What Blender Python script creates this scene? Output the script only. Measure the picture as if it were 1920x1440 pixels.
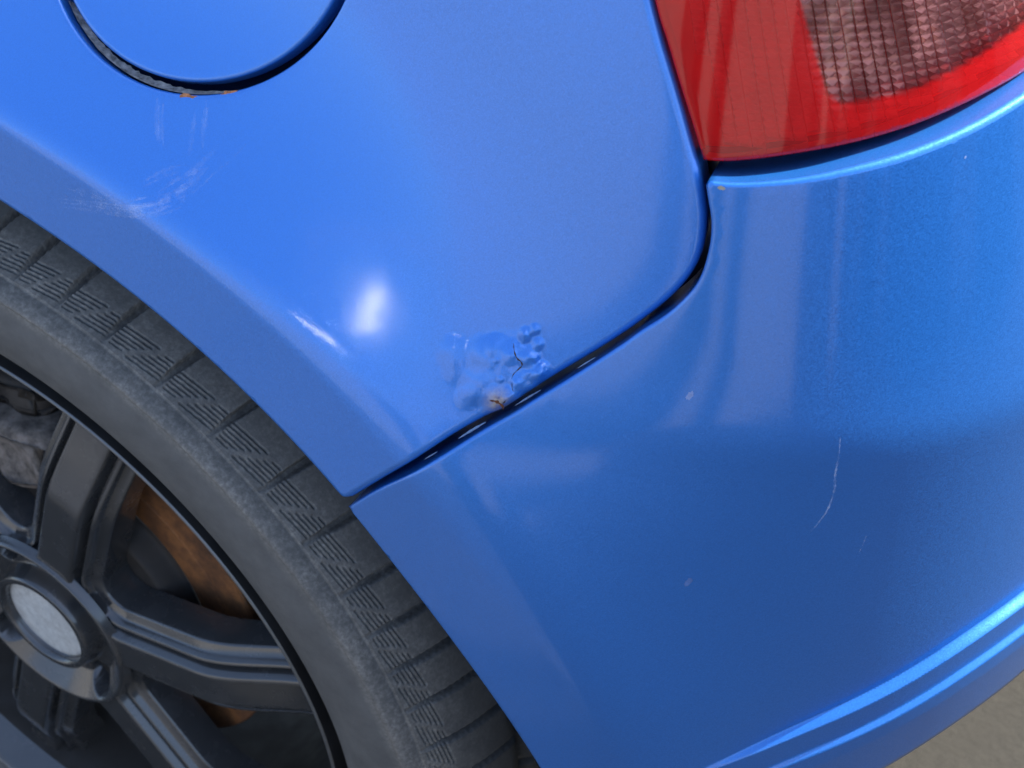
import bpy, bmesh, math, random
import numpy as np
from mathutils import Matrix, Vector
from mathutils.geometry import delaunay_2d_cdt

for o in list(bpy.data.objects): bpy.data.objects.remove(o, do_unlink=True)
scene = bpy.context.scene
COL = scene.collection
ZW = .302                                   # height of the wheel centre above the ground

# ------------------------------------------------------------------ camera, sky, sun, exposure
def make_camera():
    cd = bpy.data.cameras.new('camera'); co = bpy.data.objects.new('camera', cd); COL.objects.link(co)
    a, e = math.radians(32.15), math.radians(42.126)
    fw = Vector((-math.sin(a)*math.cos(e), math.cos(a)*math.cos(e), -math.sin(e)))
    rt = Vector((math.cos(a), math.sin(a), 0)); up = rt.cross(fw)
    m = Matrix((rt, up, -fw)).transposed().to_4x4()
    m.translation = Vector((.59037, -.40887, .79179 + ZW))
    co.matrix_world = m
    cd.lens = 60; cd.sensor_width = 36; cd.clip_start = .02; cd.clip_end = 500
    cd.dof.use_dof = True; cd.dof.focus_distance = .70; cd.dof.aperture_fstop = 20
    scene.camera = co
    scene.cycles.transparent_max_bounces = 48
make_camera()
SUN = Vector((.36, .44, .82)).normalized()
world = bpy.data.worlds.new('World'); scene.world = world; world.use_nodes = True
nt = world.node_tree; nt.nodes.clear()
sky = nt.nodes.new('ShaderNodeTexSky'); sky.sky_type = 'NISHITA'; sky.sun_disc = False
sky.sun_elevation = math.asin(SUN.z); sky.sun_rotation = math.atan2(SUN.x, SUN.y)
sky.air_density = 1.0; sky.dust_density = 2.0; sky.ozone_density = 1.0
bg = nt.nodes.new('ShaderNodeBackground'); bg.inputs['Strength'].default_value = .13
wo = nt.nodes.new('ShaderNodeOutputWorld')
nt.links.new(sky.outputs[0], bg.inputs[0]); nt.links.new(bg.outputs[0], wo.inputs[0])
sl = bpy.data.lights.new('sun', 'SUN'); sl.energy = 4.2; sl.angle = math.radians(.6); sl.color = (1, .95, .88)
so = bpy.data.objects.new('sun', sl); COL.objects.link(so); so.location = (2, 1, 4)
so.rotation_euler = SUN.to_track_quat('Z', 'Y').to_euler()
vs = scene.view_settings
vs.view_transform = 'Standard'; vs.look = 'None'; vs.exposure = 1.72; vs.gamma = 1; vs.use_curve_mapping = False

# ------------------------------------------------------------------ helpers
def link(o, parent=None):
    COL.objects.link(o)
    if parent is not None: o.parent = parent
    return o
def empty(name, parent=None, loc=(0, 0, 0)):
    o = bpy.data.objects.new(name, None); o.empty_display_size = .1; o.location = loc
    return link(o, parent)
def mesh_obj(name, verts, faces, mat, parent=None, smooth=True, normals=None):
    me = bpy.data.meshes.new(name)
    me.from_pydata([tuple(map(float, v)) for v in verts], [], [tuple(map(int, f)) for f in faces])
    me.materials.append(mat)
    if smooth: me.polygons.foreach_set('use_smooth', [True]*len(me.polygons))
    me.update()
    if normals is not None: me.normals_split_custom_set_from_vertices([tuple(map(float, n)) for n in normals])
    o = bpy.data.objects.new(name, me)
    return link(o, parent)
def sharp(o, deg):
    me = o.data; bm = bmesh.new(); bm.from_mesh(me)
    for e in bm.edges:
        if len(e.link_faces) == 2 and e.calc_face_angle(0) > math.radians(deg): e.smooth = False
    bm.to_mesh(me); bm.free()
def sstep(a, b, x):
    t = np.clip((x-a)/(b-a), 0, 1); return t*t*(3-2*t)
def catmull(pts, step):
    p = np.array(pts, float); p = np.vstack([2*p[0]-p[1], p, 2*p[-1]-p[-2]]); out = []
    for i in range(1, len(p)-2):
        n = max(1, int(np.ceil(np.linalg.norm(p[i+1]-p[i])/step)))
        for k in range(n):
            t = k/n
            out.append(.5*((2*p[i])+(-p[i-1]+p[i+1])*t+(2*p[i-1]-5*p[i]+4*p[i+1]-p[i+2])*t*t+(-p[i-1]+3*p[i]-3*p[i+1]+p[i+2])*t**3))
    out.append(p[-2]); return np.array(out)
def dens(pts, step):
    p = np.array(pts, float); out = []
    for i in range(len(p)-1):
        n = max(1, int(np.ceil(np.linalg.norm(p[i+1]-p[i])/step)))
        out += [p[i]+(p[i+1]-p[i])*k/n for k in range(n)]
    out.append(p[-1]); return np.array(out)
def revolve(name, prof, mat, parent, n=180, a0=0, a1=360, sh=None, smooth=True):
    """profile (r, y) turned about the wheel axis (y)"""
    full = abs(a1-a0) >= 360; m = n if full else n+1
    V = []; F = []
    for k in range(m):
        t = math.radians(a0+(a1-a0)*k/n)
        V += [(r*math.cos(t), y, r*math.sin(t)) for r, y in prof]
    L = len(prof)
    for k in range(n):
        k2 = (k+1) % m
        for j in range(L-1): F.append((k*L+j, k*L+j+1, k2*L+j+1, k2*L+j))
    o = mesh_obj(name, V, F, mat, parent, smooth)
    if sh: sharp(o, sh)
    return o
def fix_normals(o):
    bm = bmesh.new(); bm.from_mesh(o.data); bmesh.ops.recalc_face_normals(bm, faces=bm.faces); bm.to_mesh(o.data); bm.free()

# ------------------------------------------------------------------ materials
def new_mat(name):
    m = bpy.data.materials.new(name); m.use_nodes = True
    n = m.node_tree; return m, n, n.nodes['Principled BSDF'], n.nodes['Material Output']
def nd(n, t, **kw):
    x = n.nodes.new(t)
    for k, v in kw.items():
        if k in x.inputs.keys(): x.inputs[k].default_value = v
        else: setattr(x, k, v)
    return x
def ramp(n, src, stops):
    r = n.nodes.new('ShaderNodeValToRGB'); e = r.color_ramp.elements
    while len(e) < len(stops): e.new(.5)
    for q, (p, c) in zip(e, stops): q.position = p; q.color = c if len(c) == 4 else (*c, 1)
    n.links.new(src, r.inputs[0]); return r.outputs[0]
def mixc(n, fac, a, b):
    x = n.nodes.new('ShaderNodeMix'); x.data_type = 'RGBA'
    for s, v in ((0, fac), (6, a), (7, b)):
        if hasattr(v, 'links'): n.links.new(v, x.inputs[s])
        else: x.inputs[s].default_value = v if s == 0 else (*v, 1)
    return x.outputs[2]
def bump(n, h, strength, dist):
    b = n.nodes.new('ShaderNodeBump'); b.inputs['Strength'].default_value = strength; b.inputs['Distance'].default_value = dist
    n.links.new(h, b.inputs['Height']); return b.outputs[0]
def coords(n): return n.nodes.new('ShaderNodeTexCoord').outputs['Object']

def paint_material(name, base, rough=.42, metal=.42, rust=False, coat=(.10, .17), peel=.013, flake=.16):
    m, n, p, out = new_mat(name); c = coords(n)
    v = nd(n, 'ShaderNodeTexVoronoi', Scale=2400.); n.links.new(c, v.inputs['Vector'])
    sub = nd(n, 'ShaderNodeVectorMath', operation='SUBTRACT'); sub.inputs[1].default_value = (.5, .5, .5); n.links.new(v.outputs['Color'], sub.inputs[0])
    sc = nd(n, 'ShaderNodeVectorMath', operation='SCALE'); sc.inputs['Scale'].default_value = flake; n.links.new(sub.outputs[0], sc.inputs[0])
    g = n.nodes.new('ShaderNodeNewGeometry')
    ad = nd(n, 'ShaderNodeVectorMath', operation='ADD'); n.links.new(g.outputs['Normal'], ad.inputs[0]); n.links.new(sc.outputs[0], ad.inputs[1])
    no = nd(n, 'ShaderNodeVectorMath', operation='NORMALIZE'); n.links.new(ad.outputs[0], no.inputs[0])
    n.links.new(no.outputs[0], p.inputs['Normal'])
    vr = ramp(n, v.outputs['Color'], [(0, tuple(x*.92 for x in base)), (1, tuple(x*1.06 for x in base))])
    col = vr
    op = nd(n, 'ShaderNodeTexNoise', Scale=140., Detail=2.); n.links.new(c, op.inputs['Vector'])
    n.links.new(bump(n, op.outputs[0], peel, .002), p.inputs['Coat Normal'])
    big = nd(n, 'ShaderNodeTexNoise', Scale=9., Detail=5., Roughness=.65); n.links.new(c, big.inputs['Vector'])
    cr = ramp(n, big.outputs[0], [(.3, (coat[0],)*3), (.75, (coat[1],)*3)])
    n.links.new(cr, p.inputs['Coat Roughness'])
    p.inputs['Metallic'].default_value = metal; p.inputs['Roughness'].default_value = rough
    p.inputs['Coat Weight'].default_value = 1; p.inputs['Coat IOR'].default_value = 1.5
    if rust:
        at = nd(n, 'ShaderNodeAttribute', attribute_name='rust')
        rn = nd(n, 'ShaderNodeTexNoise', Scale=420., Detail=4.); n.links.new(c, rn.inputs['Vector'])
        rc = ramp(n, rn.outputs[0], [(.3, (.15, .07, .025)), (.52, (.30, .22, .12)), (.8, (.28, .29, .32))])
        mu = nd(n, 'ShaderNodeMath', operation='MULTIPLY'); n.links.new(at.outputs['Fac'], mu.inputs[0])
        rr = ramp(n, rn.outputs[0], [(.25, (.6,)*3), (.6, (1.15,)*3)]); n.links.new(rr, mu.inputs[1])
        col = mixc(n, mu.outputs[0], col, rc)
        iv = nd(n, 'ShaderNodeMath', operation='MULTIPLY_ADD'); iv.inputs[1].default_value = -metal; iv.inputs[2].default_value = metal
        n.links.new(mu.outputs[0], iv.inputs[0]); n.links.new(iv.outputs[0], p.inputs['Metallic'])
    n.links.new(col, p.inputs['Base Color'])
    return m
BLUE = (.027, .185, .62)
M = {}
M['paint'] = paint_material('blue_metallic_paint', BLUE, rust=True)
M['paint_bumper'] = paint_material('blue_metallic_bumper_paint', (.018, .160, .55), rough=.40, metal=.55, coat=(.09, .14), peel=.006, flake=.11)
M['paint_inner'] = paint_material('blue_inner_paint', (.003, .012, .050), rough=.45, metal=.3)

def simple(name, col, rough, metal=0., scale=60., var=.25, coat=0., bmp=0., bd=.001):
    m, n, p, out = new_mat(name); c = coords(n)
    t = nd(n, 'ShaderNodeTexNoise', Scale=scale, Detail=6., Roughness=.6); n.links.new(c, t.inputs['Vector'])
    n.links.new(ramp(n, t.outputs[0], [(.3, tuple(x*(1-var) for x in col)), (.7, tuple(min(1, x*(1+var)) for x in col))]), p.inputs['Base Color'])
    n.links.new(ramp(n, t.outputs[0], [(.3, (max(.02, rough*.8),)*3), (.7, (min(1, rough*1.2),)*3)]), p.inputs['Roughness'])
    p.inputs['Metallic'].default_value = metal; p.inputs['Coat Weight'].default_value = coat; p.inputs['Coat Roughness'].default_value = .12
    if bmp: n.links.new(bump(n, t.outputs[0], bmp, bd), p.inputs['Normal'])
    return m
M['rim'] = simple('black_wheel_paint', (.052, .054, .057), .26, .3, 40, .15, .8)
M['hub'] = simple('worn_dark_hub_metal', (.12, .125, .135), .30, .8, 50, .2)
M['liner'] = simple('black_liner_plastic', (.010, .010, .010), .85, 0, 30, .3)
M['black'] = simple('plain_black_flank', (.008, .008, .009), .5, 0, 30, .3)
M['hat'] = simple('dark_brake_steel', (.035, .031, .028), .7, .2, 70, .5, 0, .3)
M['crack'] = simple('rust_crack', (.11, .035, .012), .9, 0, 900, .6)
M['darkcrack'] = simple('dark_paint_crack', (.030, .020, .018), .9, 0, 900, .5)
M['chip'] = simple('rust_chip', (.30, .125, .055), .85, 0, 500, .65, 0, .6, .0006)
M['dirt'] = simple('dry_dirt', (.50, .44, .36), .95, 0, 350, .6, 0, .6, .0006)
M['palechip'] = simple('pale_primer_chip', (.17, .25, .48), .6, 0, 600, .2)
M['greychip'] = simple('scuffed_paint', (.06, .13, .33), .6, 0, 600, .2)
M['tanchip'] = simple('tan_primer_chip', (.34, .29, .22), .7, 0, 600, .2)

def rust_disc():
    m, n, p, out = new_mat('rusty_disc'); c = coords(n)
    t = nd(n, 'ShaderNodeTexNoise', Scale=45., Detail=8., Roughness=.7); n.links.new(c, t.inputs['Vector'])
    n.links.new(ramp(n, t.outputs[0], [(.3, (.035, .018, .010)), (.5, (.16, .066, .025)), (.62, (.27, .11, .035)), (.75, (.10, .085, .075))]), p.inputs['Base Color'])
    p.inputs['Roughness'].default_value = .75; p.inputs['Metallic'].default_value = .1
    n.links.new(bump(n, t.outputs[0], .4, .001), p.inputs['Normal']); return m
M['rust'] = rust_disc()
def caliper_mat():
    m, n, p, out = new_mat('corroded_caliper'); c = coords(n)
    t = nd(n, 'ShaderNodeTexNoise', Scale=95., Detail=8., Roughness=.75); n.links.new(c, t.inputs['Vector'])
    n.links.new(ramp(n, t.outputs[0], [(.32, (.03, .026, .024)), (.5, (.14, .12, .105)), (.62, (.22, .19, .17)), (.72, (.16, .075, .045))]), p.inputs['Base Color'])
    p.inputs['Roughness'].default_value = .8; n.links.new(bump(n, t.outputs[0], .5, .002), p.inputs['Normal']); return m
M['caliper'] = caliper_mat()
def cap_mat():
    m, n, p, out = new_mat('scuffed_silver_cap'); c = coords(n)
    t = nd(n, 'ShaderNodeTexNoise', Scale=260., Detail=8., Roughness=.75); n.links.new(c, t.inputs['Vector'])
    b = nd(n, 'ShaderNodeTexNoise', Scale=70., Detail=3.); n.links.new(c, b.inputs['Vector'])
    col = mixc(n, b.outputs[0], ramp(n, t.outputs[0], [(.3, (.34, .34, .33)), (.7, (.62, .62, .60))]), ramp(n, t.outputs[0], [(.3, (.46, .49, .50)), (.7, (.70, .74, .75))]))
    n.links.new(col, p.inputs['Base Color']); p.inputs['Metallic'].default_value = .25; p.inputs['Roughness'].default_value = .6
    n.links.new(bump(n, t.outputs[0], .25, .0006), p.inputs['Normal']); return m
M['cap'] = cap_mat()
def tyre_mat():
    m, n, p, out = new_mat('dusty_tyre_rubber'); c = coords(n)
    sx = n.nodes.new('ShaderNodeSeparateXYZ'); n.links.new(c, sx.inputs[0])
    cmb = n.nodes.new('ShaderNodeCombineXYZ'); n.links.new(sx.outputs[0], cmb.inputs[0]); n.links.new(sx.outputs[2], cmb.inputs[1])
    ln = nd(n, 'ShaderNodeVectorMath', operation='LENGTH'); n.links.new(cmb.outputs[0], ln.inputs[0])
    t = nd(n, 'ShaderNodeTexNoise', Scale=60., Detail=8., Roughness=.7); n.links.new(c, t.inputs['Vector'])
    f = nd(n, 'ShaderNodeTexNoise', Scale=420., Detail=4., Roughness=.7); n.links.new(c, f.inputs['Vector'])
    base = ramp(n, t.outputs[0], [(.3, (.080, .080, .079)), (.7, (.120, .119, .116))])
    dust = ramp(n, f.outputs[0], [(.3, (.115, .107, .095)), (.5, (.185, .173, .155)), (.72, (.32, .30, .27))])
    mr = nd(n, 'ShaderNodeMapRange'); mr.inputs[1].default_value = .272; mr.inputs[2].default_value = .280; n.links.new(ln.outputs['Value'], mr.inputs[0])
    m2 = nd(n, 'ShaderNodeMapRange'); m2.inputs[1].default_value = .303; m2.inputs[2].default_value = .290; n.links.new(ln.outputs['Value'], m2.inputs[0])
    mu = nd(n, 'ShaderNodeMath', operation='MULTIPLY'); n.links.new(mr.outputs[0], mu.inputs[0]); n.links.new(m2.outputs[0], mu.inputs[1])
    tt = ramp(n, t.outputs[0], [(.35, (.35,)*3), (.65, (1,)*3)])
    mv = nd(n, 'ShaderNodeMath', operation='MULTIPLY'); n.links.new(mu.outputs[0], mv.inputs[0]); n.links.new(tt, mv.inputs[1])
    col = mixc(n, mv.outputs[0], base, dust)
    sp = ramp(n, f.outputs[0], [(.70, (0,)*3), (.76, (.5,)*3)]); col = mixc(n, sp, col, (.16, .15, .14))
    n.links.new(col, p.inputs['Base Color'])
    p.inputs['Roughness'].default_value = .62; p.inputs['Specular IOR Level'].default_value = .4
    n.links.new(bump(n, f.outputs[0], .25, .0008), p.inputs['Normal']); return m
M['tyre'] = tyre_mat()
def asphalt():
    m, n, p, out = new_mat('asphalt'); c = coords(n)
    t = nd(n, 'ShaderNodeTexNoise', Scale=120., Detail=8., Roughness=.7); n.links.new(c, t.inputs['Vector'])
    b = nd(n, 'ShaderNodeTexNoise', Scale=1.4, Detail=6.); n.links.new(c, b.inputs['Vector'])
    col = mixc(n, b.outputs[0], ramp(n, t.outputs[0], [(.3, (.014, .0125, .0086)), (.7, (.025, .0225, .0163))]), ramp(n, t.outputs[0], [(.3, (.016, .0144, .0100)), (.7, (.029, .0260, .0195))]))
    n.links.new(col, p.inputs['Base Color']); p.inputs['Roughness'].default_value = .9
    n.links.new(bump(n, t.outputs[0], .6, .004), p.inputs['Normal']); return m
M['asphalt'] = asphalt()
def scratch_mat(name='fine_pale_scratch', alpha=.085):
    m, n, p, out = new_mat(name); c = coords(n)
    p.inputs['Base Color'].default_value = (.75, .85, 1, 1); p.inputs['Roughness'].default_value = .6
    t = nd(n, 'ShaderNodeTexNoise', Scale=160., Detail=4.); n.links.new(c, t.inputs['Vector'])
    n.links.new(ramp(n, t.outputs[0], [(.35, (0,)*3), (.75, (alpha,)*3)]), p.inputs['Alpha']); return m
M['scratch'] = scratch_mat(); M['deepscratch'] = scratch_mat('deeper_pale_scratch', .30)
def lens_mat():
    m, n, p, out = new_mat('red_lamp_lens'); c = coords(n)
    at = nd(n, 'ShaderNodeAttribute', attribute_name='clear')
    col = mixc(n, at.outputs['Fac'], (.98, .13, .13), (.98, .62, .57))
    tr = n.nodes.new('ShaderNodeBsdfTransparent'); n.links.new(col, tr.inputs[0])
    df = n.nodes.new('ShaderNodeBsdfDiffuse'); df.inputs[0].default_value = (.96, .016, .018, 1)
    mm = n.nodes.new('ShaderNodeMixShader'); 
    iv = nd(n, 'ShaderNodeMath', operation='MULTIPLY_ADD'); iv.inputs[1].default_value = -.28; iv.inputs[2].default_value = .30; n.links.new(at.outputs['Fac'], iv.inputs[0])
    n.links.new(iv.outputs[0], mm.inputs[0]); n.links.new(tr.outputs[0], mm.inputs[1]); n.links.new(df.outputs[0], mm.inputs[2])
    gl = n.nodes.new('ShaderNodeBsdfGlossy'); gl.inputs['Roughness'].default_value = .06
    fr = n.nodes.new('ShaderNodeFresnel'); fr.inputs[0].default_value = 1.5
    ms = n.nodes.new('ShaderNodeMixShader')
    n.links.new(fr.outputs[0], ms.inputs[0]); n.links.new(mm.outputs[0], ms.inputs[1]); n.links.new(gl.outputs[0], ms.inputs[2])
    n.links.new(ms.outputs[0], out.inputs[0]); return m
M['lens'] = lens_mat()
def silver_mat():
    m, n, p, out = new_mat('lamp_reflector'); p.inputs['Base Color'].default_value = (.80, .78, .75, 1)
    c = coords(n); t = nd(n, 'ShaderNodeTexNoise', Scale=55., Detail=2.); n.links.new(c, t.inputs['Vector'])
    n.links.new(ramp(n, t.outputs[0], [(.35, (.55, .54, .52)), (.6, (.92, .90, .87))]), p.inputs['Base Color'])
    p.inputs['Metallic'].default_value = .72; p.inputs['Roughness'].default_value = .15; return m
M['silver'] = silver_mat()
M['redplastic'] = simple('red_lamp_plastic', (.85, .05, .05), .35, 0, 60, .1)

# ------------------------------------------------------------------ shape of the body
# top view: straight side, rounded rear corner; s = length along it, z = height over the wheel centre
XS, LC = .285, .40
_s = np.arange(-1.2, 1.4, .002); _t = np.clip(_s/LC, 0, 1)
_phi = np.where(_s < 0, .10*_s, (np.pi/2-.03)*(.30*_t+.70*_t*_t*(3-2*_t))+.03*np.clip(_s, 0, 1))
_px = np.cumsum(np.cos(_phi))*.002; _py = np.cumsum(np.sin(_phi))*.002
_i0 = np.argmin(abs(_s)); _px += XS-_px[_i0]; _py -= _py[_i0]
def plan(s): return np.interp(s, _s, _px), np.interp(s, _s, _py), np.interp(s, _s, _phi)
def smin(a, b, k):
    h = np.clip(.5+.5*(b-a)/k, 0, 1); return b*(1-h)+a*h-k*h*(1-h)
CA = np.array([20, 33, 45, 47, 55, 60, 67, 75, 90, 110, 140, 180]); CR = -.003+np.array([.431, .431, .4295, .4300, .4285, .424, .418, .412, .408, .408, .41, .415])
LR = np.array([.386, .3830, .3806, .3812, .3792, .3770, .3732, .3685, .366, .366, .368, .372])
YB = .022
RS = np.array([.05, .10, .15, .1817, .2045, .2278, .2533, .2817, .35, .5]); RZ = np.array([.114, .140, .166, .182, .191, .2015, .2125, .218, .221, .221])
def smooth_table(x, y, lo, hi, step, sig):
    g = np.arange(lo, hi, step); v = np.interp(g, x, y); k = int(3*sig/step); w = np.exp(-.5*(np.arange(-k, k+1)*step/sig)**2); w /= w.sum()
    return g, np.convolve(np.pad(v, k, mode='edge'), w, mode='valid')
RS, RZ = smooth_table(RS, RZ, -.1, .9, .002, .012)
def ridge_z(s): return np.interp(s, RS, RZ)
CG, CRS = smooth_table(CA, CR, -40, 220, .5, 4.)
def base_o(z):
    d = np.where(z > .2, .10*(z-.2)+.34*(z-.2)**2, 0)+np.where(z < .2, .02*(.2-z), 0)
    return -d
_bz = np.arange(-.3, .8, .001); _sl = .05*sstep(.15, .25, _bz)+.22*sstep(.326, .352, _bz)     # slope of the bumper round the corner
_bo = -np.cumsum(_sl)*.001; _bo = _bo-np.interp(.45, _bz, _bo)-.036
def offset(s, z, part):
    x, y, ph = plan(s); o = base_o(z)
    if part == 1:
        w = sstep(.0, .20, s)
        o = o+w*(np.interp(z, _bz, _bo)-o)+.0008
        zr = ridge_z(s); wr = sstep(.06, .17, s); d = zr-z
        o = o+wr*(.0046*sstep(0, .0040, d)+.0028*sstep(.0170, .0210, d))-wr*.10*np.clip(d-.03, 0, 1)-wr*2.2*np.clip(d-.064, 0, 1)
    if part == 2: o = o-.0005
    r = np.hypot(x, z); a = np.degrees(np.arctan2(z, x)); rc = np.interp(a, CG, CRS)
    t = (r-rc)/.13; q = np.where(t < 1, (1-np.minimum(t, 1))**(2.4 if part != 1 else 3.4-1.0*sstep(.20, .31, z)), 0)
    ob = base_o(rc*np.sin(np.radians(a)))
    sl = o+(YB-(o if part == 1 else ob))*q; band = YB+.12*(rc-r-.022)
    f = smin(np.where(t < 1, sl, o), band, .0065)
    wf = 1-sstep(.14, .25, s) if part != 0 else 1.
    return np.where(t < 1, f*wf+o*(1-wf), o)
def S(s, z, part, extra=0.):
    x, y, ph = plan(s); o = offset(s, z, part)+extra
    return np.stack([x+np.sin(ph)*o, y-np.cos(ph)*o, z+0*x], -1)
def Nrm(s, z, part, e=1e-3):
    a = S(s+e, z, part)-S(s-e, z, part); b = S(s, z+e, part)-S(s, z-e, part)
    n = np.cross(a, b); return n/np.linalg.norm(n, axis=-1, keepdims=True)
UPZ = np.array([0, 0, ZW])

def seg_dist(q, A, B):
    out = np.empty(len(q)); AB = B-A; L2 = (AB**2).sum(1)+1e-18
    for i in range(0, len(q), 2000):
        p = q[i:i+2000, None]-A[None]
        t = np.clip((p*AB).sum(2)/L2, 0, 1)
        out[i:i+2000] = np.sqrt(((p-t[..., None]*AB)**2).sum(2).min(1))
    return out
def inside(q, loops):
    r = np.zeros(len(q), bool)
    for P in loops:
        A = P; B = np.roll(P, -1, 0)
        for i in range(0, len(q), 2000):
            x = q[i:i+2000, 0:1]; y = q[i:i+2000, 1:2]
            c = ((A[:, 1] > y) != (B[:, 1] > y)) & (x < (B[:, 0]-A[:, 0])*(y-A[:, 1])/(B[:, 1]-A[:, 1]+1e-15)+A[:, 0])
            r[i:i+2000] ^= (c.sum(1) % 2 == 1)
    return r
def panel(name, outline, part, mat, parent, holes=(), R=.0045, skirt=.016, spacing=.005, extra_pts=None, relief=None, extra=0., dz=(0.0,)):
    Rf = R if callable(R) else (lambda q: np.full(len(q), R))
    loops = [np.array(outline)]+[np.array(h) for h in holes]
    A = np.vstack(loops); B = np.vstack([np.roll(l, -1, 0) for l in loops])
    sdist = lambda q: np.where(inside(q, loops), 1, -1)*seg_dist(q, A, B)
    lo = loops[0].min(0); hi = loops[0].max(0)
    gx, gz = np.meshgrid(np.arange(lo[0], hi[0], spacing), np.arange(lo[1], hi[1], spacing*.866))
    gx = gx+(np.arange(gx.shape[0]) % 2)[:, None]*spacing*.5
    g = np.c_[gx.ravel(), gz.ravel()]
    if extra_pts is not None:
        ex, zones = extra_pts
        for zc in zones: g = g[~zc(g)]
        g = np.vstack([g, ex])
    g = g[sdist(g) > Rf(g)*1.15]
    ins = []
    for P in loops:
        T = np.roll(P, -1, 0)-np.roll(P, 1, 0); nn = np.c_[-T[:, 1], T[:, 0]]; nn /= np.linalg.norm(nn, axis=1, keepdims=True)+1e-12
        if not inside((P+nn*1e-4)[:1], loops)[0]: nn = -nn
        for f in (.04, .14, .30, .5, .72, 1.0):
            ins.append((P+nn*(Rf(P)*f)[:, None], Rf(P)*f))
    pts = []
    for q, d in ins: pts.append(q[sdist(q) > d*.96])
    pts = np.vstack([A]+pts+[g])
    edges = []; k = 0
    for P in loops:
        L = len(P); edges += [(k+i, k+(i+1) % L) for i in range(L)]; k += L
    vo, eo, fo, ov, oe, of = delaunay_2d_cdt([Vector(map(float, q)) for q in pts], edges, [], 0, 1e-7)
    V2 = np.array([tuple(v) for v in vo]); F = np.array(fo)
    cen = V2[F].mean(1); F = F[inside(cen, loops)]
    a, b, c = V2[F[:, 0]], V2[F[:, 1]], V2[F[:, 2]]
    area = (b[:, 0]-a[:, 0])*(c[:, 1]-a[:, 1])-(b[:, 1]-a[:, 1])*(c[:, 0]-a[:, 0])
    F = np.where((area < 0)[:, None], F[:, ::-1], F)[abs(area) > 1e-12]
    def drop(d, q):
        r = Rf(q); return np.where(d >= r, 0, np.where(d > 0, r-np.sqrt(np.maximum(r*r-(r-np.clip(d, 0, r))**2, 0)), r+np.maximum(-d, 0)*4))
    dd = seg_dist(V2, A, B); near = dd < Rf(V2)*1.3
    def G(q, msk):
        h = np.full(len(q), extra, float)
        if relief is not None: h = h+relief(q)
        if msk.any(): h[msk] -= drop(sdist(q[msk]), q[msk])
        return S(q[:, 0], q[:, 1], part)+Nrm(q[:, 0], q[:, 1], part)*h[:, None]
    P3 = S(V2[:, 0], V2[:, 1], part)
    h = np.full(len(V2), extra, float)
    if relief is not None: h = h+relief(V2)
    h = h-drop(np.maximum(dd, 0), V2)
    NN = Nrm(V2[:, 0], V2[:, 1], part); P3 = P3+NN*h[:, None]
    e = 3e-4
    gs = G(V2+[e, 0], near)-G(V2-[e, 0], near); gz_ = G(V2+[0, e], near)-G(V2-[0, e], near)
    n3 = np.cross(gs, gz_); n3 /= np.linalg.norm(n3, axis=1, keepdims=True)+1e-15
    # folded edge behind the outline
    V = list(P3+UPZ); F = [tuple(f) for f in F]; NO = list(n3)
    for P in loops:
        n0 = Nrm(P[:, 0], P[:, 1], part); base = S(P[:, 0], P[:, 1], part)+n0*(extra-Rf(P)+.0002)[:, None]; L = len(P)
        T = np.roll(P, -1, 0)-np.roll(P, 1, 0); nn = np.c_[-T[:, 1], T[:, 0]]; nn /= np.linalg.norm(nn, axis=1, keepdims=True)+1e-12
        flip = not inside((P+nn*1e-4)[:1], loops)[0]
        tv = np.roll(base, -1, 0)-np.roll(base, 1, 0); sd = np.cross(tv, n0); sd /= np.linalg.norm(sd, axis=1, keepdims=True)
        if flip: sd = -sd
        k0 = len(V); rows = (0, skirt*.4, skirt)
        for r in rows:
            V += list(base-n0*r+UPZ); NO += list(sd)
        for j in range(len(rows)-1):
            for i in range(L):
                i2 = (i+1) % L; q = (k0+j*L+i, k0+(j+1)*L+i, k0+(j+1)*L+i2, k0+j*L+i2)
                F.append(q if not flip else q[::-1])
    o = mesh_obj(name, V, F, mat, parent, True, NO)
    return o, V2

# ------------------------------------------------------------------ ground
gm = bpy.data.meshes.new('ground'); gm.from_pydata([(-60, -60, 0), (60, -60, 0), (60, 60, 0), (-60, 60, 0)], [], [(0, 1, 2, 3)]); gm.materials.append(M['asphalt'])
ground = link(bpy.data.objects.new('ground', gm)); ground['kind'] = 'structure'; ground['label'] = 'grey brown asphalt below the blue bumper'

# ------------------------------------------------------------------ yard wall across from the car, mirrored in the paint
M['render'] = simple('pale_wall_render', (.40, .38, .35), .9, 0, 8, .06)
M['door'] = simple('dark_garage_door', (.06, .065, .07), .5, 0, 8, .2)
def boxes(name, bs, mat, parent):
    V = []; F = []
    for x0, x1, y0, y1, z0, z1 in bs:
        k = len(V); V += [(x, y, z) for x in (x0, x1) for y in (y0, y1) for z in (z0, z1)]
        F += [(k, k+1, k+3, k+2), (k+4, k+6, k+7, k+5), (k, k+4, k+5, k+1), (k+2, k+3, k+7, k+6), (k, k+2, k+6, k+4), (k+1, k+5, k+7, k+3)]
    o = mesh_obj(name, V, F, mat, parent, smooth=False); fix_normals(o); return o
yard = empty('garage_wall', None, (0, -2.35, 0)); yard['label'] = 'low pale rendered yard wall mirrored in the blue paint'; yard['category'] = 'wall'
WALLS = [(-5, -2.2), (-1.7, .60), (.87, 1.0), (1.18, 2.05), (2.75, 2.9), (3.3, 3.45)]
for x0_, x1_ in WALLS: boxes('wall', [(x0_, x1_, -.25, 0, 0, 1.10)], M['render'], yard)
for k in range(len(WALLS)-1): boxes('gate', [(WALLS[k][1], WALLS[k+1][0], -.20, -.10, 0, 1.06)], M['door'], yard)
for y0_, y1_ in ((.5, .7), (1.9, 2.3), (2.9, 3.2)): boxes('wall', [(3.45, 3.7, y0_, y1_, 0, 1.10)], M['render'], yard)
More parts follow.
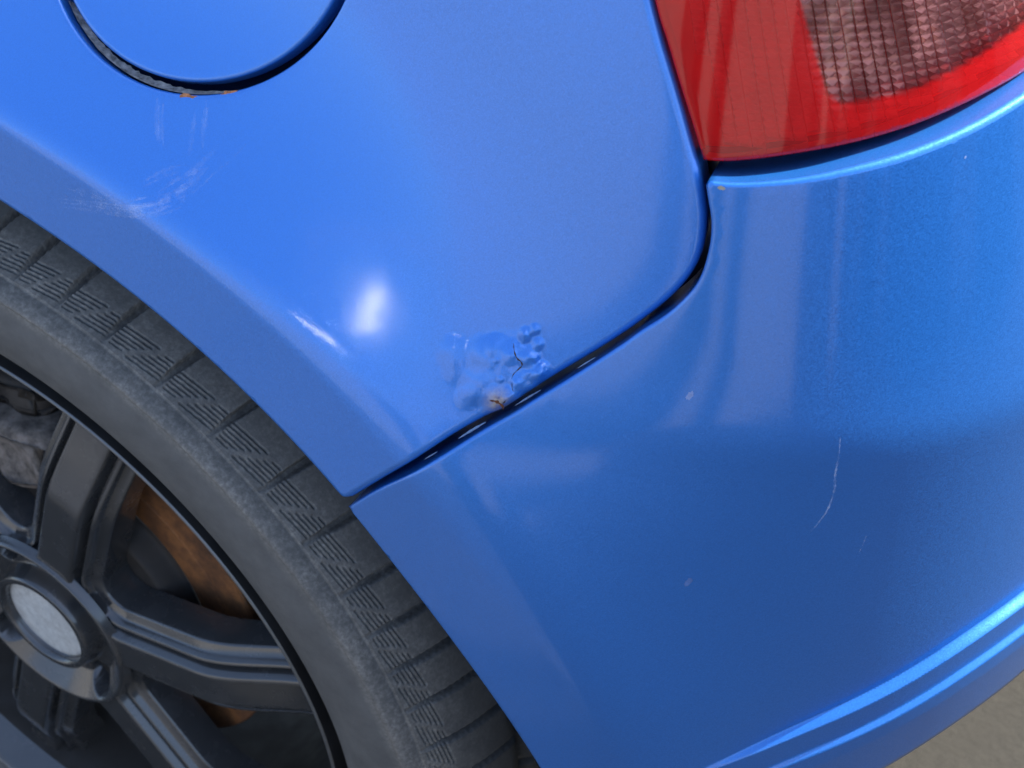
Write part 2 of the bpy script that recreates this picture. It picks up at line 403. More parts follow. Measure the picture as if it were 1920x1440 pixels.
for y0_, y1_ in ((.0, .5), (.7, 1.9), (2.3, 2.9)): boxes('gate', [(3.55, 3.65, y0_, y1_, 0, 1.06)], M['door'], yard)

# unseen slab added along the car's side to bounce sunlight onto it
M['slab_grey'] = simple('bounce_slab_grey', (.072, .076, .084), .9, 0, 12, .18, 0, .3, .002)
slab = boxes('bounce_slab', [(-6, -.31, -2.34, -.46, 0, .10), (-.30, .50, -2.34, -.46, 0, .10)], M['slab_grey'], None)
slab['kind'] = 'structure'; slab['label'] = 'unseen slab added to bounce sunlight onto the car'

# unseen tilted panes, added and aimed to throw the sun's glint onto the quarter panel
M['glass'] = simple('glint_reflector_glass', (.02, .022, .025), .03, 0, 5, .1, 0)
M['glass'].node_tree.nodes['Principled BSDF'].inputs['IOR'].default_value = 1.42
glint_rig = empty('glint_reflector', None, (.27, -2.75, 1.2)); glint_rig['label'] = 'unseen tilted panes added to throw a sun glint onto the blue paint'; glint_rig['category'] = 'reflector'
for P_, R_, h_ in (((.264, .006, .375), (.046, -.928, .368), .30), ((.264, .002, .369), (.080, -.923, .376), .24), ((.264, -.002, .363), (.118, -.916, .384), .16), ((.265, -.017, .338), (-.010, -1.0, -.022), .08)):
    R_ = Vector(R_).normalized(); mN = (SUN-R_).normalized(); wp = Vector(P_)+Vector((0, 0, ZW))+R_*3.0-glint_rig.location
    glint_pane = boxes('glint_pane', [(-.030, .030, -h_, h_, -.012, 0)], M['glass'], glint_rig); glint_pane.location = wp; glint_pane.rotation_euler = mN.to_track_quat('Z', 'Y').to_euler()
boxes('reflector_frame', [(-.25, .75, -.12, -.06, .05, .10), (-.25, .75, -.12, -.06, 1.05, 1.10), (-.30, -.25, -.12, -.06, .05, 1.10), (.75, .80, -.12, -.06, .05, 1.10)], M['render'], glint_rig)

# ------------------------------------------------------------------ car
car = empty('car'); car['category'] = 'car'
car['label'] = 'blue metallic hatchback rear corner with rust bubble, black wheel and red tail lamp'

GAP_P = [(-0.0175, 0.2758), (-0.0050, 0.2898), (0.0112, 0.3078), (0.0230, 0.3197), (0.0345, 0.3290), (0.0413, 0.3338), (0.0470, 0.3387), (0.0598, 0.3496), (0.0735, 0.3605), (0.0824, 0.3679), (0.0905, 0.3751), (0.1020, 0.3864), (0.1096, 0.3967), (0.1135, 0.4067), (0.1138, 0.4183), (0.1119, 0.4270), (0.1081, 0.4375), (0.1025, 0.4486), (0.0960, 0.4608), (0.0895, 0.4718), (0.0844, 0.4801), (0.0767, 0.4936), (.060, .523), (.035, .568), (.010, .615), (-.015, .66)]
GAP_B = [(-0.0180, 0.2738), (-0.0050, 0.2866), (0.0115, 0.3029), (0.0246, 0.3158), (0.0364, 0.3266), (0.0457, 0.3345), (0.0552, 0.3430), (0.0686, 0.3546), (0.0842, 0.3686), (0.0922, 0.3763), (0.1036, 0.3865), (0.1131, 0.3991), (0.1164, 0.4118), (0.1164, 0.4225), (0.1136, 0.4320), (0.1121, 0.4365)]
GAP_B2 = [(0.1132, 0.4382), (0.1266, 0.4392), (0.1516, 0.4430), (0.1765, 0.4476), (0.2030, 0.4520), (0.2317, 0.4573), (0.2553, 0.4620), (.30, .4700), (.36, .478), (.44, .482), (.60, .484), (.85, .484)]
LAMP_L = [(-.010, .655), (.020, .60), (.050, .5455), (0.0778, 0.4935), (0.0862, 0.4801), (0.0951, 0.4653), (0.1027, 0.4526), (0.1093, 0.4407)]
LAMP_B = [(0.1093, 0.4407), (0.1213, 0.4414), (0.1524, 0.4458), (0.1800, 0.4494), (0.2096, 0.4535), (0.2420, 0.4581), (0.2692, 0.4614), (.32, .4675), (.38, .474), (.43, .478)]
BLOBS = [(0.0384, 0.3483, 0.0168), (0.0288, 0.3536, 0.0087), (0.0299, 0.3416, 0.0087), (0.0176, 0.3524, 0.0075), (0.0207, 0.3464, 0.0070), (0.0440, 0.3630, 0.0038), (0.0474, 0.3656, 0.0029), (0.0495, 0.3604, 0.0035), (0.0471, 0.3552, 0.0052), (0.0510, 0.3490, 0.0058), (0.0454, 0.3450, 0.0046), (0.0436, 0.3400, 0.0052), (0.0387, 0.3364, 0.0087), (0.0400, 0.3557, 0.0058), (0.0534, 0.3515, 0.0035), (0.0275, 0.3366, 0.0064), (0.0499, 0.3435, 0.0035), (0.0332, 0.3577, 0.0052)]
BH = [2.4, 1.2, 1.4, .8, .6, 1.5, 1.2, 1.2, 1.9, 1.9, 1.5, 1.8, 2.2, 1.2, 1.1, 1.0, 1.1, .9]
rng = np.random.default_rng(3)
WR = [(rng.uniform(.018, .057), rng.uniform(.335, .366), rng.uniform(.0011, .0030), rng.uniform(-.35, 1.0)) for _ in range(75)]
def bubbles(q):
    h = np.zeros(len(q))
    for (a, b, r), k in zip(BLOBS, BH):
        d = np.hypot(q[:, 0]-a, q[:, 1]-b)/r; h += k*1.2e-3*np.where(d < 1, (1-np.minimum(d, 1)**2)**2, 0)
    m = sstep(.0003, .0012, h)*sstep(.03, .044, q[:, 0])
    for a, b, r, k in WR:
        d = np.hypot(q[:, 0]-a, q[:, 1]-b)/r; h += m*k*1e-3*np.where(d < 1, (1-np.minimum(d, 1)**2)**2, 0)
    # the crack lifts the paint on its left side
    return h

LG, LRS = smooth_table(CA, LR, -40, 220, .5, 3.)
def arch_xz(a): r = np.interp(a, LG, LRS); return r*np.cos(np.radians(a)), r*np.sin(np.radians(a))
def s_of_x(x):
    return np.interp(x, _px[_s < .35], _s[_s < .35])
def arch_line(a0, a1, n):
    a = np.linspace(a0, a1, n); x, z = arch_xz(a)
    # the lip stands YB out from the plan curve: walk s so that the 3D point keeps its x
    s = s_of_x(x)
    return np.c_[s, z]
# --- quarter panel
FC = (-.112, .465); Pf = S(np.array([FC[0]]), np.array([FC[1]]), 0)[0]; nf = Nrm(np.array([FC[0]]), np.array([FC[1]]), 0)[0]
t1 = np.cross([0, 0, 1], nf); t1 /= np.linalg.norm(t1); t2 = np.cross(nf, t1)
def flap_pts(R, deg, du=0., dv=0.):
    t = np.radians(np.atleast_1d(np.asarray(deg, float))); R = np.broadcast_to(R, t.shape)
    T = np.c_[-.0206+du+R*np.cos(t), .0228+dv+R*np.sin(t)]; q = np.array(FC)+T*[1, .8]
    f = lambda w: np.c_[(S(w[:, 0], w[:, 1], 0)-Pf)@t1, (S(w[:, 0], w[:, 1], 0)-Pf)@t2]
    for _ in range(14):
        f0 = f(q); J = np.stack([(f(q+[1e-5, 0])-f0)/1e-5, (f(q+[0, 1e-5])-f0)/1e-5], -1)
        q = q+np.linalg.solve(J, (T-f0)[..., None])[..., 0]
    return q
def flap_ring(R, du=0., dv=0., n=220): return flap_pts(R, np.arange(n)*360/n, du, dv)
gapc = catmull(GAP_P, .0025)
arc = arch_line(180, 46.2, 234)
a_end = arc[-1]
outl = np.vstack([arc, catmull([a_end, GAP_P[0]], .002)[1:-1], gapc, dens([GAP_P[-1], (-.03, .68), (-.86, .68), (-.86, -.02), (arc[0][0]-.05, -.02), arc[0]], .006)[1:-1]])
hole = flap_ring(.0778)
# finer points along the flare crease and over the blistered paint
def crease_pts(part, a0, a1):
    P = []
    for a in np.arange(a0, a1, .6):
        rc = np.interp(a, CG, CRS)
        for k, d in enumerate((-.012, -.009, -.0065, -.0045, -.003, -.0015, 0, .0015, .003, .0045, .0065, .009, .012)):
            aa = a+.3*(k % 2); P.append((s_of_x((rc+d)*np.cos(np.radians(aa))), (rc+d)*np.sin(np.radians(aa))))
    return np.array(P)
def crease_zone(q):
    x, y, _ = plan(q[:, 0]); r = np.hypot(x, q[:, 1]); a = np.degrees(np.arctan2(q[:, 1], x))
    return abs(r-np.interp(a, CG, CRS)) < .014
def blister_zone(q): return (np.hypot((q[:, 0]-.0375)/.030, (q[:, 1]-.350)/.021) < 1)
bx, bz = np.meshgrid(np.arange(.008, .072, .00048), np.arange(.327, .374, .00042)); bp = np.c_[bx.ravel()+(rng.random(bx.size)-.5)*1e-4, bz.ravel()]
cp = crease_pts(0, 48, 178)
exP = np.vstack([bp[blister_zone(bp)], cp[~blister_zone(cp)]])
quarter, V2 = panel('quarter_panel', outl, 0, M['paint'], car, [hole], R=lambda q: .0018+.0020*sstep(.080, .094, np.hypot(q[:, 0]+.1326, (q[:, 1]-.4853)/.86)), skirt=.016, spacing=.006, extra_pts=(exP, [crease_zone, blister_zone]), relief=bubbles)
quarter['label'] = 'blue rear quarter panel with a blistered rust bubble above the seam'
at = quarter.data.attributes.new('rust', 'FLOAT', 'POINT')
rv = np.zeros(len(quarter.data.vertices))
d1 = np.hypot((V2[:, 0]-.0388)/.0055, (V2[:, 1]-.3369)/.0062)
rv[:len(V2)] = np.clip(1.2-d1, 0, 1)*.8
at.data.foreach_set('value', rv)

def ribbon(name, pts, width, part, mat, parent, lift=.00012, relief=None, extra=0., taper=True, wob=.5):
    """thin raised strip lying on a body surface"""
    c = catmull(pts, .0008); n = len(c); T = np.gradient(c, axis=0); nn = np.c_[-T[:, 1], T[:, 0]]; nn /= np.linalg.norm(nn, axis=1, keepdims=True)
    w = width*(.25+.75*np.sin(np.linspace(.05, math.pi-.05, n))) if taper else np.full(n, width)
    w = w*(1+wob*np.sin(np.arange(n)*1.7+n))
    V = []
    for k, l in ((-1, 0), (0, 1), (1, 0)):
        q = c+nn*(k*.5*w)[:, None]
        h = extra+lift*(1 if l else .35)+(relief(q) if relief else 0)
        V.append(S(q[:, 0], q[:, 1], part)+Nrm(q[:, 0], q[:, 1], part)*np.reshape(h, (-1, 1))+UPZ)
    V = np.vstack(V); F = [(j*n+i, j*n+i+1, (j+1)*n+i+1, (j+1)*n+i) for j in range(2) for i in range(n-1)]
    return mesh_obj(name, V, F, mat, parent)
def chip(name, c, size, part, mat, parent, seed, lift=.0002, asp=1., rot=0., relief=None, drop=0.):
    r = np.random.default_rng(seed); n = 16; ph = np.linspace(0, 2*math.pi, n, endpoint=False)
    rad = size*(.75+.5*r.random(n)); u = rad*np.cos(ph)*asp; v = rad*np.sin(ph)
    q = np.c_[c[0]+u*math.cos(rot)-v*math.sin(rot), c[1]+u*math.sin(rot)+v*math.cos(rot)]
    q2 = np.c_[c[0]+(q[:, 0]-c[0])*.6, c[1]+(q[:, 1]-c[1])*.6]; q3 = np.array([[c[0], c[1]]])
    V = []
    for Q, h in ((q, .00005), (q2, lift), (q3, lift*.8)):
        hh = h-drop+(relief(Q) if relief else 0)+lift*.5*(r.random(len(Q))-.5)
        V.append(S(Q[:, 0], Q[:, 1], part)+Nrm(Q[:, 0], Q[:, 1], part)*np.reshape(hh, (-1, 1))+UPZ)
    V = np.vstack(V); F = [(i, (i+1) % n, n+(i+1) % n, n+i) for i in range(n)]+[(n+i, n+(i+1) % n, 2*n) for i in range(n)]
    return mesh_obj(name, V, F, mat, parent)
for pts, w, mt in (([(0.0401, 0.3595), (0.0413, 0.3570), (0.0429, 0.3545), (0.0446, 0.3535), (0.0453, 0.3520), (0.0440, 0.3501), (0.0426, 0.3482), (0.0423, 0.3465)], .0005, 'darkcrack'),
                   ([(0.0357, 0.3371), (0.0375, 0.3373), (0.0392, 0.3369), (0.0410, 0.3354), (0.0412, 0.3340)], .0010, 'crack'),
                   ([(0.0407, 0.3367), (0.0414, 0.3376), (0.0418, 0.3385)], .0004, 'darkcrack'), ([(0.0428, 0.3453), (0.0432, 0.3433), (0.0440, 0.3421)], .0003, 'darkcrack')):
    ribbon('paint_crack', pts, w, 0, M[mt], quarter, relief=bubbles)
SWIRL = [[(-0.1609, 0.3735), (-0.1459, 0.3774), (-0.1313, 0.3807), (-0.1186, 0.3835), (-0.1083, 0.3866), (-0.1013, 0.3900)],
         [(-0.1517, 0.3768), (-0.1344, 0.3779), (-0.1182, 0.3820), (-0.1097, 0.3851)],
         [(-0.1258, 0.3802), (-0.1125, 0.3861), (-0.1045, 0.3920), (-0.1007, 0.3976)],
         [(-0.1485, 0.3797), (-0.1368, 0.3826)],
         [(-0.1261, 0.4157), (-0.1233, 0.4094), (-0.1196, 0.4032)],
         [(-0.1054, 0.4174), (-0.1036, 0.4108), (-0.1016, 0.4042)],
         [(-0.1051, 0.3953), (-0.1001, 0.4010), (-0.0959, 0.4068)],
         [(-0.1192, 0.3901), (-0.1125, 0.3943), (-0.1050, 0.3973)]]
rs = random.Random(5)
for k, pts in enumerate(SWIRL):
    for j in range(7 if k < 3 else 3):
        dx, dz = (rs.gauss(0, .004), rs.gauss(0, .0022)) if j else (0, 0)
        i0 = rs.randrange(0, max(1, len(pts)-2)) if j else 0
        ribbon('scratch', [(a+dx, b+dz) for a, b in pts[i0:]], rs.uniform(.0006, .0020), 0, M['scratch'], quarter, lift=.00008)
# rust chips and dirt on the lower lip of the filler opening
def ring_at(R, deg): return flap_pts(R, deg)[0]
chip('rust_chip', ring_at(.0794, 281), .0014, 0, M['chip'], quarter, 2, .0004, 3.6, .05, drop=.0005)
chip('rust_chip', ring_at(.0789, 294), .0014, 0, M['chip'], quarter, 7, .0004, 2.8, .3, drop=.0008)

# --- fuel flap
ringf = flap_ring(.0743, 0, .0015)
flap, _ = panel('fuel_flap', ringf, 0, M['paint'], car, R=.0016, skirt=.008, spacing=.006, extra=-.0004)
flap['label'] = 'round blue fuel filler flap'
V = []; F = []; nr = 220
rings = [(.0820, -.010), (.0820, -.0135), (.060, -.0150), (.030, -.0150)]
for R, e in rings:
    q = flap_ring(R, 0, 0); V += list(S(q[:, 0], q[:, 1], 0)+Nrm(q[:, 0], q[:, 1], 0)*e+UPZ)
for j in range(len(rings)-1):
    for i in range(nr): F.append((j*nr+i, j*nr+(i+1) % nr, (j+1)*nr+(i+1) % nr, (j+1)*nr+i))
pocket = mesh_obj('filler_pocket', V, F, M['paint_inner'], car)
# dirt lying along the bottom of the pocket
V = []; F = []; n = 60; r_ = random.Random(4)
for k in range(n+1):
    d = math.radians(225+72*k/n); f = math.sin(math.pi*k/n)**.5
    for R, e in ((.0771, -.0062), (.0763, -.0085), (.0750-.0008*f*r_.random(), -.0092-.001*r_.random())):
        t = ring_at(.0771+(R-.0771)*f, math.degrees(d)); V.append(S(t[:1], t[1:], 0)[0]+Nrm(t[:1], t[1:], 0)[0]*(e+.0008*r_.random())+UPZ)
for k in range(n):
    for j in range(2): F.append((k*3+j, k*3+j+1, k*3+j+4, k*3+j+3))
mesh_obj('dirt_streak', V, F, M['dirt'], pocket)

# --- bumper
arcb = arch_line(45.5, 4, 88)
low = [(arcb[-1][0], arcb[-1][1]), (arcb[-1][0]+.012, .02)]
lows = [(s, ridge_z(s)-.078) for s in np.linspace(.14, .85, 60)]
gapb = catmull([tuple(arcb[0])]+GAP_B[1:], .0025)
outb = np.vstack([gapb, catmull(GAP_B2, .003), dens([GAP_B2[-1], (.85, lows[-1][1])], .006)[1:], np.array(lows[::-1]), dens([lows[0], (.10, .03), low[1], low[0]], .005)[1:], arcb[::-1][1:-1]])
cpb = crease_pts(1, 5, 46); cpb = cpb[cpb[:, 0] < .13]
ss, dd_ = np.meshgrid(np.arange(.07, .42, .0015), np.concatenate([np.arange(-.0025, .0065, .0006), np.arange(.008, .0155, .002), np.arange(.0155, .0230, .0006), np.arange(.025, .075, .003)]))
rp = np.c_[ss.ravel(), ridge_z(ss.ravel())-dd_.ravel()]
ridge_zone = lambda q: (q[:, 0] > .07) & (q[:, 0] < .42) & (ridge_z(q[:, 0])-q[:, 1] > -.006) & (ridge_z(q[:, 0])-q[:, 1] < .077)
cz = lambda q: crease_zone(q) & (q[:, 0] < .13)
cpb = cpb[~ridge_zone(cpb)]
bumper, _ = panel('rear_bumper', outb, 1, M['paint_bumper'], car, R=lambda q: .0016+.0012*sstep(.115, .20, q[:, 0]), skirt=.030, spacing=.006, extra_pts=(np.vstack([cpb, rp]), [cz, ridge_zone]))
bumper['label'] = 'blue plastic rear bumper with a low moulded ridge'
ribbon('scratch', [(0.1766, 0.3429), (0.1768, 0.3356), (0.1765, 0.3249), (0.1771, 0.3166), (0.1756, 0.3069), (0.1727, 0.3001), (0.1699, 0.2952)], .0009, 1, M['deepscratch'], bumper)
ribbon('scratch', [(0.1936, 0.2906), (0.1926, 0.2848), (0.1917, 0.2814)], .0005, 1, M['deepscratch'], bumper)
chip('paint_chip', (0.1157, 0.3550), .0011, 1, M['palechip'], bumper, 1, .00006, 1.9, 1.0)
chip('paint_chip', (0.1231, 0.2676), .0012, 1, M['greychip'], bumper, 4, .00006, 1.9, 1.1)
chip('paint_chip', (0.1190, 0.4366), .0007, 1, M['tanchip'], bumper, 6, .00006, 2.4, .1)
chip('paint_chip', (0.2250, 0.4459), .0004, 1, M['palechip'], bumper, 8, .00006, 1.6, .8)

M['gap_glint'] = simple('glossy_gap_glint', (.12, .20, .34), .12, .2, 300, .3)  # pale glossy strips stand in for light reflected inside the seam
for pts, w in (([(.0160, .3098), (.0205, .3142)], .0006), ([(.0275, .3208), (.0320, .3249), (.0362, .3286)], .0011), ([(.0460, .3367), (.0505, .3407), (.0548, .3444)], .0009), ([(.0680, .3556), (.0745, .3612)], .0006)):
    ribbon('gap_glint_strip', pts, w, 1, M['gap_glint'], bumper, lift=.0010, extra=-.0040, wob=.12)

# --- tail lamp
lamp = empty('tail_lamp', car); lamp['label'] = 'red tail lamp with a clear prismatic reversing window'
ll = catmull(LAMP_L, .003); lb = catmull(LAMP_B, .003)
lout = np.vstack([ll[:-1], lb, dens([LAMP_B[-1], (.40, .58), (.34, .66), (-.010, .668), LAMP_L[0]], .005)[1:-1]])
CLEAR = np.array([(.132, .525), (0.1459, 0.4987), (0.1534, 0.4847), (0.1592, 0.4739), (0.1633, 0.4668), (0.1692, 0.4638), (0.1886, 0.4646), (0.2074, 0.4665), (0.2273, 0.4707), (0.2457, 0.4744), (0.2555, 0.4770), (0.2690, 0.4795), (.315, .490), (.315, .525)])
def in_clear(q):
    sg = np.where(inside(q, [CLEAR]), 1, -1)*seg_dist(q, CLEAR, np.roll(CLEAR, -1, 0)); return np.clip(sg/.0012+.5, 0, 1)
cx, cz_ = np.meshgrid(np.arange(.14, .34, .0018), np.arange(.45, .525, .0016)); cpt = np.c_[cx.ravel(), cz_.ravel()]
lens, LV = panel('lens', lout, 2, M['lens'], lamp, R=.0022, skirt=.011, spacing=.006, extra_pts=(cpt, [lambda q: (q[:, 0] > .139) & (q[:, 0] < .341) & (q[:, 1] > .449) & (q[:, 1] < .526)]))
at = lens.data.attributes.new('clear', 'FLOAT', 'POINT'); cvv = np.zeros(len(lens.data.vertices)); cvv[:len(LV)] = in_clear(LV); at.data.foreach_set('value', cvv)
# prismatic optics behind the lens
V = []; F = []; fm = []
lbz = lambda s: np.interp(s, [q[0] for q in LAMP_B], [q[1] for q in LAMP_B])
llz = lambda z: np.interp(-z, [-q[1] for q in LAMP_L], [q[0] for q in LAMP_L])
PV = []
def add(pts):
    k = len(PV); PV.extend(pts); return k
pr = random.Random(2); CW, RH, SK = .0072, .0031, -.38
for ci in range(-18, 52):
    for ri in range(-1, 34):
        z0 = .4435+ri*RH; s0 = .10+ci*CW+SK*(z0-.45)
        sm = s0+CW/2
        if z0 < lbz(sm)-.0005 or s0 < llz(z0)+.008 or s0+CW > .36 or z0 > .545: continue
        z1 = z0+RH; d1 = SK*RH; sep = ci % 4 == 0
        b0 = -.0125; tp = -.0125+(.0032 if not sep else .0036)
        ax = .22 if not sep else .60; az = .72
        k = add([(s0+.0002, z0, b0), (s0+CW-.0002, z0, b0), (s0+CW-.0002+d1, z1, b0), (s0+.0002+d1, z1, b0),
                 (s0+CW*ax+d1*az, z0+RH*az, tp+pr.uniform(-.0004, .0004)), (s0+CW*(ax+(.42 if not sep else .05))+d1*az, z0+RH*az, tp+pr.uniform(-.0004, .0004))])
        F += [(k, k+1, k+5, k+4), (k+1, k+2, k+5), (k+2, k+3, k+4, k+5), (k+3, k, k+4)]
PV = np.array(PV); V = S(PV[:, 0], PV[:, 1], 2)+Nrm(PV[:, 0], PV[:, 1], 2)*PV[:, 2:3]+UPZ
fc = np.array([PV[list(f)][:, :2].mean(0) for f in F]); inc = inside(fc+[-.003, .009], [CLEAR])
M['redprism'] = simple('red_prism_backing', (.92, .90, .88), .16, .15, 60, .08)
for nm, msk, mt, lab in (('clear_prisms', inc, 'silver', 'silvery prisms behind the clear window'), ('red_prisms', ~inc, 'redprism', 'small prisms behind the red lens')):
    o = mesh_obj(nm, V, [f for f, k in zip(F, msk) if k], M[mt], lamp, smooth=False); o['kind'] = 'stuff'; o['label'] = lab
# back housing of the lamp, a little behind the prisms
ss = np.linspace(.0, .42, 90); V = []; F = []
for s in ss:
    for f in np.linspace(0, 1, 14):
        z = lbz(s)+.0012+(.655-lbz(s))*f; V.append(S(np.array([s]), np.array([z]), 2)[0]+Nrm(np.array([s]), np.array([z]), 2)[0]*-.0142+UPZ)
for i in range(89):
    for j in range(13): F.append((i*14+j, (i+1)*14+j, (i+1)*14+j+1, i*14+j+1))
mesh_obj('housing', V, F, M['redplastic'], lamp)

# --- tailgate beside the lamp
tg = dens([(.445, .4895), (.845, .492), (.845, .66), (.36, .672), (.415, .585), (.445, .4895)], .006)[:-1]
tail, _ = panel('tailgate', tg, 2, M['paint'], car, R=.004, skirt=.014, spacing=.012)

# --- inner body behind the seams
V = []; F = []; sv = np.linspace(-.86, .85, 130); zv = np.concatenate([np.linspace(-.02, .62, 60), [.672]])
for s in sv:
    for z in zv: V.append(S(np.array([s]), np.array([z]), 0 if s < .05 else 2, -.034)[0]+UPZ)
    p_ = S(np.array([s]), np.array([.672]), 2, -.034)[0]; V.append(np.array([p_[0] if s < .2 else .42, 1.6, .672])+UPZ); V.append(np.array([p_[0] if s < .2 else .42, 1.6, -.16])+UPZ)
L = len(zv)+2
for i in range(len(sv)-1):
    for j in range(L-1):
        x, _, _ = plan(np.array([sv[i], sv[i+1]])); zz = (zv[min(j, L-3)], zv[min(j+1, L-3)])
        if min(np.hypot(a, b) for a in x for b in zz) < .392 and j < L-3: continue
        if sv[i] > .04 and zz[0] < .20 and j < L-3: continue
        F.append((i*L+j, (i+1)*L+j, (i+1)*L+j+1, i*L+j+1))
mesh_obj('inner_body', V, F, M['paint_inner'], car)

# --- wheel arch liner
liner = revolve('wheel_arch_liner', [(.372, -.004), (.398, .030), (.398, .10), (.392, .24), (.05, .26)], M['liner'], car, 90, -20, 200)
liner.location = (0, 0, ZW)

# ------------------------------------------------------------------ wheel
wheel = empty('wheel', car, (0, 0, ZW)); wheel['label'] = 'black six spoke alloy wheel with a low profile tyre'
# tyre: profile from the bead over the shoulder and across the tread
prof = [(.2215, .0150), (.2250, .0145), (.2275, .0110), (.2285, .0055), (.2289, .0032), (.2298, .0022), (.2312, .0006), (.2335, -.0012), (.2400, -.0045), (.2500, -.0068), (.2600, -.0075), (.2680, -.0068), (.2740, -.0055), (.2768, -.0050), (.2778, -.0046), (.2784, -.0054), (.2800, -.0048), (.2822, -.0022), (.2838, .0010), (.2844, .0030), (.2848, .0042), (.2854, .0040)]
pf = catmull(prof, .0016)
sh = catmull([(.2854, .0040), (.2880, .0085), (.2915, .0150), (.2950, .0230), (.2978, .0320), (.2998, .0420), (.3012, .0520)], .0005)
tr = catmull([(.3012, .0520), (.3025, .075), (.3030, .095), (.3025, .115), (.3000, .145), (.2950, .168), (.2850, .184), (.270, .190), (.245, .186), (.226, .175)], .006)
prf = np.vstack([pf, sh[1:], tr[1:]])
arcl = np.concatenate([[0], np.cumsum(np.hypot(*np.diff(prf, axis=0).T))]); p0 = arcl[len(pf)-1]; pp = (arcl-p0)*1000.   # mm from the shoulder line
tn = np.gradient(prf, axis=0); pn = np.c_[tn[:, 1], -tn[:, 0]]; pn /= np.linalg.norm(pn, axis=1, keepdims=True)   # points outwards
GA = [85.3, 80.0, 74.8, 69.0, 62.2, 55.4, 48.2, 41.6, 35.2, 30.0, 25.2, 20.2]
GA = [85.3+5.65*k for k in range(24, 0, -1)]+GA; GA += [GA[-1]-5.65*k for k in range(1, 29)]
GA = np.array(sorted(GA))
ang = np.concatenate([np.arange(-5, 100, .13), np.arange(100, 355, 1.2)])
TV = []
for a in ang:
    aa = a if a <= GA[-1] else a-360
    i = np.clip(np.searchsorted(GA, aa), 1, len(GA)-1); lo_, hi_ = GA[i-1], GA[i]
    blk = (hi_-lo_)*math.radians(1)*295.                        # block length in mm
    dep = np.zeros(len(prf))
    tilt = -.030*(pp-8)                                         # the cross grooves lean a little
    for gcen in (lo_, hi_):
        dmm = abs((aa-gcen-tilt)*math.radians(1)*295.)
        w = np.interp(pp, [0, 6, 14, 30, 60], [1.0, 1.2, 1.8, 2.1, 2.2]); dpt = np.interp(pp, [-1.5, 3, 8, 14, 22, 60, 120, 150], [0, .9, 2.2, 4.2, 6, 6.5, 6.5, 0])
        dep = np.maximum(dep, dpt*np.clip((w+.5-dmm)/.8, 0, 1))
    f = (hi_-aa)/(hi_-lo_)                                      # 0 at the upper groove, 1 at the lower one
    for j in range(6):
        pc = 14.6-2.15*j+(f-.3)*3.0
        if .07 < f < .07+.60*(1-.13*j): dep = np.maximum(dep, 1.15*np.clip((.56-abs(pp-pc))/.28, 0, 1))
        pc = 15.0-2.15*j+(f-.9)*3.0
        if .94-(.14+.085*j) < f < .94: dep = np.maximum(dep, 1.15*np.clip((.56-abs(pp-pc))/.28, 0, 1))
    # one lengthways tread groove
    dep = np.maximum(dep, 6*np.clip((4.5-abs(pp-62))/1.0, 0, 1))
    # knurled protector rib next to the rim
    kn = np.where((pp < -42) & (pp > -47), .25*(((a*4) % 1) > .5), 0)
    rr = prf-pn*(dep+kn)[:, None]*.001
    t = math.radians(a)
    TV.append(np.c_[rr[:, 0]*math.cos(t), rr[:, 1], rr[:, 0]*math.sin(t)])
L = len(prf); n = len(ang)
idx = np.arange(n*L).reshape(n, L); i2 = np.roll(idx, -1, 0)
FQ = np.stack([idx[:, :-1], idx[:, 1:], i2[:, 1:], i2[:, :-1]], -1).reshape(-1, 4)
TVv = np.vstack(TV)
me = bpy.data.meshes.new('tyre'); me.vertices.add(len(TVv)); me.vertices.foreach_set('co', TVv.ravel())
me.loops.add(FQ.size); me.loops.foreach_set('vertex_index', FQ.ravel()); me.polygons.add(len(FQ)); me.polygons.foreach_set('loop_start', np.arange(0, FQ.size, 4))
me.polygons.foreach_set('use_smooth', np.ones(len(FQ), bool)); me.update(); me.validate(); me.materials.append(M['tyre'])
tyre = link(bpy.data.objects.new('tyre', me), wheel); tyre['label'] = 'dusty black tyre with siped shoulder blocks'

M['barrel'] = simple('matte_barrel_black', (.012, .0115, .011), .8, 0, 60, .4)  # barrel has its own near-black matte tone
# rim: flange and barrel
revolve('rim_flank', [(.2216, .0004), (.2222, .004), (.2232, .0125), (.2300, .0135)], M['black'], wheel, 240)  # outer flank of the rim flange, coloured plain black
M['lip'] = simple('lighter_rim_edge', (.15, .155, .16), .38, .6, 120, .15)  # narrow edge ring in a lighter tone than the rim
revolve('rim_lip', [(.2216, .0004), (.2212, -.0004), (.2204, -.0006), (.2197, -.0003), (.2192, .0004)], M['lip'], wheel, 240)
revolve('rim', [(.2192, .0004), (.2172, .0028), (.2155, .006), (.2130, .012), (.2080, .020)], M['rim'], wheel, 240)
revolve('barrel', [(.2080, .020), (.2020, .030), (.1960, .050), (.190, .08), (.190, .14), (.205, .175), (.222, .180)], M['barrel'], wheel, 240)
